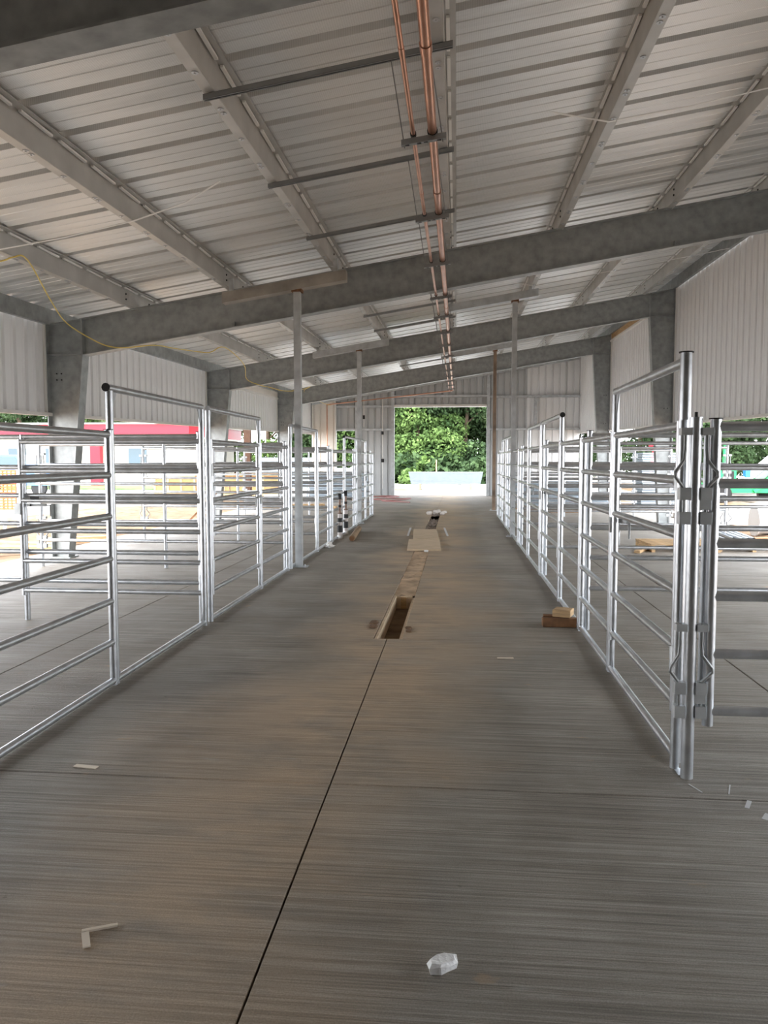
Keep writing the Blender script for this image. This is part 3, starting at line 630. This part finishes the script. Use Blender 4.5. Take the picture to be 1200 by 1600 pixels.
# chalk marks on the slab
for (x_, y_, l_, w_, a_) in ((1.36, 3.62, .09, .02, 1.1), (1.395, 3.50, .07, .025, 1.0), (1.33, 3.78, .12, .006, 1.2), (1.17, 3.78, .10, .006, -1.2), (-1.055, 17.15, 2.0, .045, 1.6), (-.236, 17.2, 2.0, .045, 1.624)):
    mb = MB(); c, s_ = math.cos(a_)*l_/2, math.sin(a_)*l_/2; mb.beam((x_-c, y_-s_, .0012), (x_+c, y_+s_, .0012), w_, .0016); mb.build('chalk_mark', mat('chalk', (.62, .62, .62), .9), fl)
# aisle sign plate hung on left gate: black sticker
MB().cbox((1.68, .028, 1.23), (.09, .004, .03)).build('black_sticker', black, bpy.data.objects['pen_gate'], True)

# ------------------------------------------------------------------ floor clutter
def plank(name, m, c, size, rz, label, cat, group=None, tilt=(0, 0)):
    mb = MB(); l, w, h = size; b = min(l, w, h)*.08
    vs = []; fs = []
    lv = [(0, b), (b, 0), (h-b, 0), (h, b)]
    for z, ins in lv: vs += [(-l/2+ins, -w/2+ins, z), (l/2-ins, -w/2+ins, z), (l/2-ins, w/2-ins, z), (-l/2+ins, w/2-ins, z)]
    fs = [(3,2,1,0), (12,13,14,15)] + [(r*4+i, r*4+(i+1) % 4, (r+1)*4+(i+1) % 4, (r+1)*4+i) for r in range(3) for i in range(4)]
    mb.add(vs, fs); o = link(name, mb.mesh(name, m), None, c); o.rotation_euler = (tilt[0], tilt[1], rz); return tag(o, label, cat, group)
plank('wood_block', wood_dk, (1.0, 7.44, 0), (.34, .09, .085), .02, 'dark brown timber block lying at the foot of the right fence', 'wood block')
plank('wood_block', wood_dk, (.97, 7.55, 0), (.24, .09, .092), -.05, 'short dark timber block behind the longer block by the right fence', 'wood block')
plank('wood_block', wood, (1.035, 7.50, .0925), (.17, .17, .07), -.35, 'pale timber offcut on top of the dark blocks by the right fence', 'wood block')
plank('plywood_sheet', ply, (-.60, 14.25, .012), (.60, 1.55, .03), .04, 'nearer plywood sheet covering the trench', 'plywood', None, (.012, 0))
plank('plywood_sheet', ply, (-.66, 16.35, .006), (.52, 2.1, .03), .05, 'farther plywood sheet covering the trench', 'plywood')
# shims
plank('wood_shim', mat('pale_wood', (.78, .68, .55), .8), (-1.205, 2.42, .001), (.115, .014, .008), .42, 'thin pale wood splinter in the left foreground', 'wood scrap', 'foreground wood scraps')
plank('wood_shim', MATS['pale_wood'], (-1.222, 2.355, .001), (.085, .024, .006), -1.05, 'flat pale wood chip touching the splinter in the left foreground', 'wood scrap', 'foreground wood scraps')
plank('paper_strip', MATS['pale_wood'], (-1.92, 3.75, .001), (.13, .035, .004), -.12, 'pale strip of wood on the floor by the near left fence', 'wood scrap')
plank('paper_strip', MATS['pale_wood'], (.40, 6.18, .001), (.13, .03, .006), .1, 'small pale scrap on the floor left of the right fence', 'wood scrap')
def chunk(c, s, m, name, label, cat, seed=1, sq=(1, 1, 1)):
    r = random.Random(seed); mb = MB().ball((0, 0, 0), 1, 1, 8, 6)
    mb.v = [tuple((abs(q)**.6*(1 if q > 0 else -1)*sq[i]*s*r.uniform(.8, 1.12)) for i, q in enumerate(v)) for v in mb.v]; mb.sm = [False]*len(mb.f)
    zmin = min(v[2] for v in mb.v); o = link(name, mb.mesh(name, m), None, (c[0], c[1], c[2]-zmin)); return tag(o, label, cat)
rk = MB(); top = [(-.055,-.02),(-.02,-.035),(.005,-.028),(.045,-.02),(.052,.012),(.02,.032),(-.015,.028),(-.048,.012)]
rk.v = [(x*.9, y*.9, 0) for x, y in top] + [(x*(1+.06*math.sin(i*2.1)), y*(1+.1*math.cos(i*3)), .021+.005*math.sin(i*1.7)) for i, (x, y) in enumerate(top)] + [(x*.8, y*.75, .030+.003*math.cos(i)) for i, (x, y) in enumerate(top)]
rk.f = [tuple(range(8))[::-1], tuple(range(16, 24))] + [(r*8+i, r*8+(i+1) % 8, (r+1)*8+(i+1) % 8, (r+1)*8+i) for r in range(2) for i in range(8)]; rk.sm = [False]*len(rk.f)
rko = link('plaster_chunk', rk.mesh('plaster_chunk', mat('white_plaster', (.90, .895, .88), .9, bump=.5, bscale=60)), None, (-.035, 2.33, .001)); rko.rotation_euler = (0, 0, .45)
tag(rko, 'white broken plaster chunk lying on the floor in the foreground', 'plaster chunk')
lg = thing('timber_post_offcut', (-2.1, 15.9, 0), 'short brown timber offcut lying on the floor beside the left fence', 'timber offcut')
MB().path([(-2.05, 14.95, .062), (-2.12, 16, .062), (-2.19, 17.1, .062)], .062, 9).build('offcut', mat('tan_timber', (.25, .17, .10), .85, var=.4, vscale=8), lg); MB().tube((-2.049, 14.93, .062), (-2.05, 14.951, .062), .045, 9).build('end_grain', wood_dk, lg)
for i, (x, y) in enumerate(((-2.36, 15.4), (-2.375, 16.35))):
    h = thing('hydrant_assembly', (x, y, 0), f'upright {"nearer" if i == 0 else "farther"} black and white valve riser standing by the left fence', 'valve riser', 'valve risers')
    segs = [('base_cup', white_m, 0, .10, .065), ('lower_sleeve', mat('clear_label', (.55, .50, .48), .5), .10, .18, .055), ('black_body', black, .18, .36, .062), ('mid_sleeve', MATS['clear_label'], .36, .45, .052), ('valve_ring', black, .45, .56, .06), ('neck_sleeve', MATS['clear_label'], .56, .67, .05), ('flange', mat('rust_ring', (.16, .08, .05), .7), .67, .69, .056), ('riser', mat('brown_pipe', (.28, .17, .12), .5), .69, 1.13, .024), ('riser_coupling', black, .84, .90, .034), ('top_cap', black, 1.05, 1.2, .038)]
    sc = .77 if i == 0 else .79
    for nm, m, z0, z1, r in segs: MB().tube((x, y, z0*sc), (x, y, z1*sc), r*.85, 14).build(nm, m, h)
cr = MB().ball((0, 0, 0), 1, 1, 9, 6); r_ = random.Random(4); cr.v = [(v[0]*.12*r_.uniform(.5, 1.2), v[1]*.20*r_.uniform(.5, 1.2), max(0, v[2])*.09*r_.uniform(.4, 1.3)) for v in cr.v]; cr.sm = [False]*len(cr.f)
tag(link('crumpled_paper', cr.mesh('crumpled_paper', paper), None, (-2.33, 13.9, .002)), 'crumpled white paper at the foot of the left fence', 'paper')
for i, (px_, py_, s) in enumerate(((-.62, 22.7, .09), (-.42, 22.5, .07), (-.80, 22.4, .08), (-.55, 23.4, .07), (-.35, 23.1, .06))):
    chunk((px_, py_, .0), s, mat('pale_rubble', (.62, .58, .54), .9, var=.2), 'rubble_lump', f'pale rubble lump heaped at the far end of the trench, {NUM[i]} of the heap', 'rubble', 20+i, (1, 1.3, .7))
for i, (px_, py_, s) in enumerate(((-.79, 7.22, .045), (-.80, 7.40, .05), (-.45, 7.2, .035), (-.44, 7.08, .03))):
    chunk((px_, py_, .0), s, mat('brown_clod', (.17, .10, .055), .95, var=.3, vscale=20), 'dirt_clod', f'dark dirt clod beside the open trench, {["nearer on the left", "farther on the left", "farther on the right", "nearer on the right"][i]}', 'dirt clod', 40+i, (.9, 1.6, .25))
chunk((-.52, 13.3, .0), .035, white_m, 'white_scrap', 'white scrap poking out under the nearer plywood sheet', 'scrap', 60, (1.2, .8, .6))
hp = [(-3.4, 33.6, .02), (-2.9, 33.9, .02), (-2.5, 33.2, .02), (-3.0, 32.3, .02), (-2.4, 31.4, .02), (-1.9, 31.9, .02), (-2.2, 30.4, .02), (-2.9, 29.8, .02), (-2.3, 29.2, .02), (-1.75, 28.8, .02)]
solo(MB().path(smooth(hp, 6), .022, 8), 'red_hose', redhose, hp[0], 'faded red hose coiled on the floor left of the far doorway', 'hose')
hp2 = [(-4.2, 33.3, .02), (-3.3, 33.1, .02), (-2.6, 32.7, .02), (-3.4, 31.0, .02), (-2.5, 30.2, .02)]
solo(MB().path(smooth(hp2, 6), .022, 8), 'red_hose', redhose, hp2[0], 'second red hose loop nearest the left pens at the back', 'hose')

# ------------------------------------------------------------------ materials stored in the right pens
def pallet(loc, rz, label, w=1.2, l=1.0):
    o = thing('wood_pallet', loc, label, 'pallet', 'pallets', rz)
    bm = MB().box((-w/2, -.05, 0), (w/2, .05, .02)).mesh('board', wood)
    for k in range(6): link('deck_board', bm, o, (0, -l/2+.06+k*(l-.12)/5, .12))
    sm_ = MB().box((-.03, -l/2, 0), (.03, l/2, .12)).mesh('stringer', wood)
    for k in (-1, 0, 1): link('stringer', sm_, o, (k*(w/2-.04), 0, 0))
    return o
pallet((3.95, 14.2, 0), .05, 'wooden pallet on the slab in the right pens, left one')
pallet((5.2, 14.35, 0), -.06, 'wooden pallet under the pipe bundle in the right pens')
c_ = 0
for k in range(9):
    xx = 4.75 + (k % 5)*.115 + (k//5)*.055; zz_ = .14 + .031 + (k//5)*.056
    pp = MB(); pp.path([(xx, 13.75+.05*(k % 3), zz_), (xx+.25, 16.3, zz_)], .03, 10, cap=False); pp.path([(xx, 13.75+.05*(k % 3), zz_), (xx+.25, 16.3, zz_)], .025, 10, cap=False)
    b = solo(pp, 'steel_pipe', galv, (xx, 13.75, zz_), f'galvanized pipe on the pallet in the right pens, {"bottom" if k < 5 else "top"} row, {NUM[k % 5]} from left', 'pipe', 'pipes on the pallet')
plank('timber_plank', wood, (3.3, 13.9, 0), (.9, .1, .05), 1.1, 'dark plank lying left of the pallets in the right pens', 'plank')
def sheet_stack(loc, L, Wd, n, rz, label, m=panel_m, th=.06, name='panel_stack'):
    o = thing(name, loc, label, 'panel stack', 'stacks of metal sheets', rz)
    for k in (-1, 1): MB().box((k*L*.3-.06, -Wd/2, 0), (k*L*.3+.06, Wd/2, .1)).build('bearer', wood, o, True)
    sm_ = MB()
    pr = []; nr = 6
    sm_.box((-L/2, -Wd/2, 0), (L/2, Wd/2, th*.8)); me = sm_.mesh('sheet', m)
    for k in range(n): link('sheet', me, o, (random.uniform(-.02, .02), random.uniform(-.02, .02), .1+k*th))
    return o
sheet_stack((3.4, 29.5, 0), 3.0, 1.0, 12, 0, 'pale blue panel stack inside the far right corner')
sheet_stack((3.6, 26.0, 0), 2.6, 1.0, 5, 0, 'low pale panel stack in the right pens before the far corner')
for k, (x, y, rz) in enumerate(((2.3, 24.4, .1), (3.4, 24.0, -.05), (4.4, 24.6, .25))):
    plank('timber_plank', crate_m, (x, y, 0), (1.2, .14, .09), rz, f'orange timber plank on the far right floor, {["left", "middle", "right"][k]} one', 'plank', 'far right timber')
# left back: stacks seen through the side opening
sheet_stack((-5.6, 41.0, -.03), 3.4, 1.1, 16, 0, 'pale blue panel stack outside the small left opening', th=.07)
sheet_stack((-9.4, 43.0, -.1), 3.2, 1.1, 22, .1, 'tall pale blue panel stack outside beyond the left side', th=.08)
sheet_stack((-4.9, 31.4, 0), 2.4, 1.0, 14, .0, 'pale blue panel stack inside the far left corner', th=.07)

# ------------------------------------------------------------------ outside, back: stack of siding beyond the door
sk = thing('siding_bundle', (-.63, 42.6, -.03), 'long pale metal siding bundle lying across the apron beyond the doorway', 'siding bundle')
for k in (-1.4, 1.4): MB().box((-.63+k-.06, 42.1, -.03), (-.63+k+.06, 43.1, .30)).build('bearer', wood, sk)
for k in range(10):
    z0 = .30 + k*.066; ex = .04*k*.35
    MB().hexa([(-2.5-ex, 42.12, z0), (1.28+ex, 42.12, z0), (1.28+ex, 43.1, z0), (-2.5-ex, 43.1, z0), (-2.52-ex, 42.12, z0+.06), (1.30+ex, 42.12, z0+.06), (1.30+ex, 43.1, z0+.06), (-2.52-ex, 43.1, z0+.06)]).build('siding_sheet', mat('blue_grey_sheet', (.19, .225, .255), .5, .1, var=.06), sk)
plank('survey_stake', mat('stake_wood', (.75, .45, .2), .8), (-1.2, 45.2, -.03), (.06, .04, 1.65), 0, 'thin wooden stake standing behind the siding bundle', 'stake')
plank('timber_plank', wood, (-3.2, 41.0, -.03), (1.1, .3, .12), .2, 'pale timber left of the siding bundle outside', 'plank')

# ------------------------------------------------------------------ outside, left: building, truck, crates, barrier, lumber
RB = thing('red_fascia_building', (-31, 50, -.1), 'long cream building with red fascia beyond the left lot', 'building')
MB().box((-52, 50.6, -.15), (-18.3, 62, 3.25)).build('wall', bldg_w, RB)
fa = MB().box((-52.5, 50.0, 3.22), (-17.8, 62.5, 4.02)).build('fascia', redm, RB); MB().box((-52.6, 49.9, 4.02), (-17.7, 62.6, 4.12)).build('coping', trim_w, fa); MB().box((-52.6, 49.95, 3.13), (-17.75, 62.6, 3.22)).build('soffit', trim_w, fa)
for x in (-24.4, -33.5): MB().box((x-.35, 50.05, -.15), (x+.35, 50.5, 3.15)).build('pillar', redm, RB)
for x in (-21.6, -27.5, -30.2, -36):
    f_ = MB().box((x-.75, 50.52, .9), (x+.75, 50.62, 2.5)).build('window', trim_w, RB); MB().box((x-.65, 50.5, 1.0), (x+.65, 50.53, 2.4)).build('pane', glass_m, f_)
TK = thing('pickup_truck', (-22.3, 37, -.15), 'blue grey pickup truck parked before the cream building', 'truck')
x, y = -22.3, 37
MB().prism([(x-2.7, .35), (x+2.7, .35), (x+2.75, .95), (x+1.4, 1.12), (x-2.7, 1.15)], y-.95, y+.95, 'y').build('body', blue_m, TK)
MB().prism([(x-.9, 1.1), (x+1.35, 1.1), (x+.65, 1.85), (x-.75, 1.88)], y-.85, y+.85, 'y').build('cab', blue_m, TK)
MB().prism([(x-.75, 1.2), (x+1.0, 1.2), (x+.55, 1.75), (x-.65, 1.78)], y-.87, y+.87, 'y').build('window', glass_m, TK)
for dx in (-1.7, 1.75):
    for dy in (-.9, .75): MB().tube((x+dx, y+dy, .22), (x+dx, y+dy+.2, .22), .38, 16).build('wheel', black, TK)
def crate(x0, x1, y, d, z0, z1, label):
    o = thing('plywood_crate', ((x0+x1)/2, y, z0), label, 'crate', 'plywood crates')
    MB().box((x0, y, z0), (x1, y+d, z1)).build('box', crate_m, o)
    for xx in np.linspace(x0, x1, 4): MB().box((xx-.05, y-.03, z0), (xx+.05, y, z1)).build('batten', wood, o)
    for zz_ in (z0, z1-.1): MB().box((x0, y-.045, zz_), (x1, y-.03, zz_+.1)).build('rail', wood, o)
crate(-14.8, -12.8, 36.6, 1.2, -.12, .85, 'orange plywood crate outside the left pens, left one')
crate(-11.2, -8.3, 36.2, 1.2, -.12, .95, 'longer orange plywood crate outside the left pens, right one')
ob = thing('barrier_fence', (-11.0, 18.0, -.15), 'bright orange plastic mesh barrier in the left lot', 'barrier')
for x in (-11.15, -10.78): MB().box((x-.03, 17.98, -.15), (x+.03, 18.04, 1.45)).build('stake', white_m, ob)
for k in range(15): MB().box((-11.6, 17.96, .38+k*.067), (-10.8, 17.975, .38+k*.067+.038)).build('mesh_band', orange_m, ob)
for k in range(8): MB().box((-11.6+k*.11, 17.955, .38), (-11.6+k*.11+.03, 17.98, 1.36)).build('mesh_strand', orange_m, ob)
for k, (x, y, rz, L) in enumerate(((-8.1, 13.6, .1, 1.6), (-8.6, 14.3, -.2, 1.8), (-9.3, 13.2, .3, 1.5), (-7.9, 15.4, .5, 1.2))):
    plank('timber_plank', wood, (x, y, -.14), (L, .14, .14), rz, f'timber beam on the dirt outside the left slab, {NUM[k]} of the pile', 'plank', 'timber on the left dirt')
po = MB().box((-7.86, 27.9, -.15), (-7.62, 28.1, 3.2)); solo(po, 'rusty_post', mat('dark_rust', (.075, .035, .018), .8, var=.3), (-7.74, 28, -.15), 'rust brown steel post outside the left wall', 'post')
MB_ = MB().beam((-7.0, 19.6, .02), (-6.3, 19.75, .75), .09, .04); solo(MB_, 'brace_board', wood_dk, (-7.0, 19.6, 0), 'dark board leaning on the middle left column', 'board')
for k, (x, y, rz) in enumerate(((-5.8, 24.6, .2), (-4.6, 25.4, -.3), (-5.2, 26.3, .5))):
    plank('timber_plank', wood, (x, y, 0), (1.3, .13, .08), rz, f'timber plank on the slab behind the left pens, {["left", "right", "middle"][k]} one', 'plank', 'timber behind the left pens')

# ------------------------------------------------------------------ outside, right: green machine, spool, bags
GM = thing('green_lift', (12.2, 33.6, -.15), 'green lifting machine with slanted booms outside the right pens', 'machine')
MB().box((10.6, 33.0, .25), (13.8, 34.6, .62)).build('chassis', green_m, GM)
MB().box((10.75, 33.0, .62), (11.5, 34.5, 1.25)).build('engine_cover', green_m, GM); MB().box((11.0, 32.97, .7), (11.4, 33.0, 1.15)).build('grille', black, GM)
MB().box((11.05, 33.2, 1.25), (11.2, 33.35, 2.35)).build('mast', green_m, GM); MB().box((10.9, 33.15, 2.25), (11.75, 33.4, 2.37)).build('mast_bar', green_m, GM)
MB().box((11.9, 33.1, .9), (12.1, 33.4, 1.4)).build('control_box', mat('bright_blue', (.03, .18, .6), .4), GM)
for k, (m_, off) in enumerate(((white_m, 0), (strut_m, .55), (green_m, 1.05))):
    MB().beam((11.9+off, 33.3+.2*k, .75), (13.6+off, 33.5+.2*k, 2.15), .28, .26).build('boom', m_, GM)
MB().beam((12.2, 33.0, .3), (13.4, 33.1, 1.25), .16, .16).build('strut', green_m, GM)
for dx in (10.95, 13.3):
    for dy in (32.85, 34.45): MB().tube((dx, dy, .2), (dx, dy+.25, .2), .36, 16).build('wheel', black, GM)
sp_ = thing('cable_spool', (7.2, 18.4, -.15), 'pale cable spool lying on the dirt outside the right pens', 'spool')
for dx in (-.35, .35): MB().tube((7.2+dx-.02, 18.4, .2), (7.2+dx+.02, 18.4, .2), .36, 20).build('flange', white_m, sp_)
MB().tube((6.85, 18.4, .2), (7.55, 18.4, .2), .3, 18).build('cable_winding', white_m, sp_)
for k, (x, y, s, q) in enumerate(((7.5, 21.5, .5, (1.6, 1, .5)), (8.9, 22.5, .55, (1.7, 1, .45)), (8.3, 20.2, .4, (1.5, 1, .5)), (6.9, 23.8, .42, (1.6, 1, .5)))):
    chunk((x, y, -.2), s, mat('white_wrap', (.74, .74, .74), .6, var=.1), 'wrapped_bundle', f'white wrapped bundle on the ground outside the right pens, {NUM[k]} from the machine', 'bundle', 70+k, q)
for k, (x, y, rz) in enumerate(((6.7, 17.0, .3), (7.6, 16.6, -.2), (8.6, 17.6, .1), (7.0, 20.0, .6))):
    plank('timber_plank', crate_m, (x, y, -.16), (1.4, .15, .12), rz, f'orange timber on the dirt outside the right pens, {NUM[k]} of four', 'plank', 'timber on the right dirt')
rd = thing('red_jack_stand', (8.4, 33.4, -.15), 'red metal stand outside the right pens beside the pale bundle', 'stand')
for dx in (-.25, .25): MB().beam((8.4+dx*1.6, 33.4, -.15), (8.4+dx*.5, 33.4, 2.2), .1, .1, (0, 1, 0)).build('leg', redm, rd)
for z_ in (.6, 1.3, 2.15): MB().box((8.05, 33.35, z_), (8.75, 33.45, z_+.08)).build('crossbar', redm, rd)
sheet_stack((7.0, 27.5, -.15), 1.6, .8, 24, .2, 'tall pale blue panel stack outside the right wall', th=.08)

# ------------------------------------------------------------------ trees
def leaf_cloud(blobs, n, size, seed):
    r = np.random.default_rng(seed); out = []
    tot = sum(b[3]**2 for b in blobs)
    for (bx, by, bz, br, sq) in blobs:
        k = int(n*br*br/tot); d = r.normal(size=(k, 3)); d /= np.linalg.norm(d, axis=1)[:, None]
        rad = br*(.62 + .42*r.random(k)**.7)[:, None]; out.append(np.array([bx, by, bz]) + d*rad*np.array([1, 1, sq]))
    P = np.concatenate(out); m = len(P)
    a = r.normal(size=(m, 3)); a /= np.linalg.norm(a, axis=1)[:, None]; b = np.cross(a, r.normal(size=(m, 3))); b /= np.linalg.norm(b, axis=1)[:, None]
    s = (size*(.6+.8*r.random(m)))[:, None]
    V = np.stack([P-a*s, P+b*s*.6, P+a*s, P-b*s*.6], 1).reshape(-1, 3)
    mb = MB(); mb.v = [tuple(v) for v in V]; mb.f = [(4*i, 4*i+1, 4*i+2, 4*i+3) for i in range(m)]; mb.sm = [False]*m
    return mb
variants = []
for v in range(4):
    r = random.Random(100+v); bl = []
    for k in range(16):
        a = r.uniform(0, 2*PI); h = r.uniform(.8, 10.5); rr = (2.9 if h < 7 else 1.9)*math.sqrt(r.random()); bl.append((rr*math.cos(a), rr*math.sin(a), h, r.uniform(1.1, 2.0), .8))
    mb = leaf_cloud(bl, 20000, .125, 200+v)
    tr = MB().path([(0, 0, -.2), (.1, .05, 2), (-.1, .1, 5), (.15, 0, 8.5)], [.22, .18, .13, .05], 8)
    for k in range(5):
        a = k*1.3; tr.path([(0, 0, 2+k*1.1), (1.6*math.cos(a), 1.6*math.sin(a), 3.4+k*1.1)], [.08, .03], 6)
    variants.append((mb, tr))
MC = {}
def tree(loc, v, mi, sc, rz, label):
    o = thing('tree', loc, label, 'tree', 'trees around the lot', rz)
    o.scale = (sc, sc, sc)
    if (v, mi) not in MC: MC[(v, mi)] = (variants[v][0].mesh('foliage', leaf_ms[mi]), variants[v][1].mesh('trunk', bark))
    link('foliage', MC[(v, mi)][0], o); link('trunk', MC[(v, mi)][1], o)
bush_v = leaf_cloud([(random.Random(300+k).uniform(-3, 3), random.Random(400+k).uniform(-2, 2), .4+.8*(k % 4), 1.5, .8) for k in range(12)], 2600, .34, 55)
BC = {}
def bush(loc, v, mi, sc, rz, label):
    o = thing('bush', loc, label, 'bush', 'bushes below the far grove', rz); o.scale = (sc*2, sc*2, sc*2)
    if mi not in BC: BC[mi] = bush_v.mesh('foliage', leaf_ms[mi])
    link('foliage', BC[mi], o); MB().path([(0, 0, -.1), (.1, 0, .8), (0, .1, 1.6)], [.08, .06, .03], 6).build('stem', bark, o, True)
back = [(-6.5, 58, 1.0), (-2.8, 56.5, .95), (.6, 57.5, 1.05), (4.2, 56, .9), (-4.6, 62, 1.2), (-1., 63, 1.25), (2.6, 62.5, 1.2), (7.6, 58.5, 1.05)]
for k, (x, y, s) in enumerate(back): tree((x, y, -.2), k % 4, (0, 0, 1, 2, 0, 1, 0, 1)[k], s, k*1.7, f'leafy green tree beyond the far doorway, {NUM[k]} of the grove')
lowb = [(-5.0, 54.5, .3), (-3.2, 53.8, .26), (-1.2, 54.2, .3), (1.2, 53.8, .28), (3.3, 54.2, .32)]
for k, (x, y, s) in enumerate(lowb): bush((x, y, -.2), (k+1) % 4, (1, 0, 1, 1, 0)[k], s, k*2.1, f'low bush at the foot of the far grove, {NUM[k]} from the left')
lft = [(-50, 72, 1.2), (-42, 71, 1.3), (-34, 72, 1.2), (-27, 70, 1.25), (-20, 68, 1.1), (-15.5, 62, 1.1), (-12, 58, 1.05), (-9.2, 60, 1.1)]
for k, (x, y, s) in enumerate(lft): tree((x, y, -.2), (k+2) % 4, (0, 1, 0, 2, 0, 0, 1, 0)[k], s, k*1.1, f'green tree on the left horizon, {NUM[k]} from the left')
rgt = [(12, 52, 1.0), (16, 48, 1.0), (20, 46, 1.05), (25, 45, 1.1), (14, 42, .75), (19, 39, .8), (30, 44, 1.1), (23, 37, .85)]
for k, (x, y, s) in enumerate(rgt): tree((x, y, -.2), k % 4, (1, 1, 1, 0, 1, 0, 1, 1)[k], s, k*.9, f'dark green tree beyond the right pens, {NUM[k]} of the row')
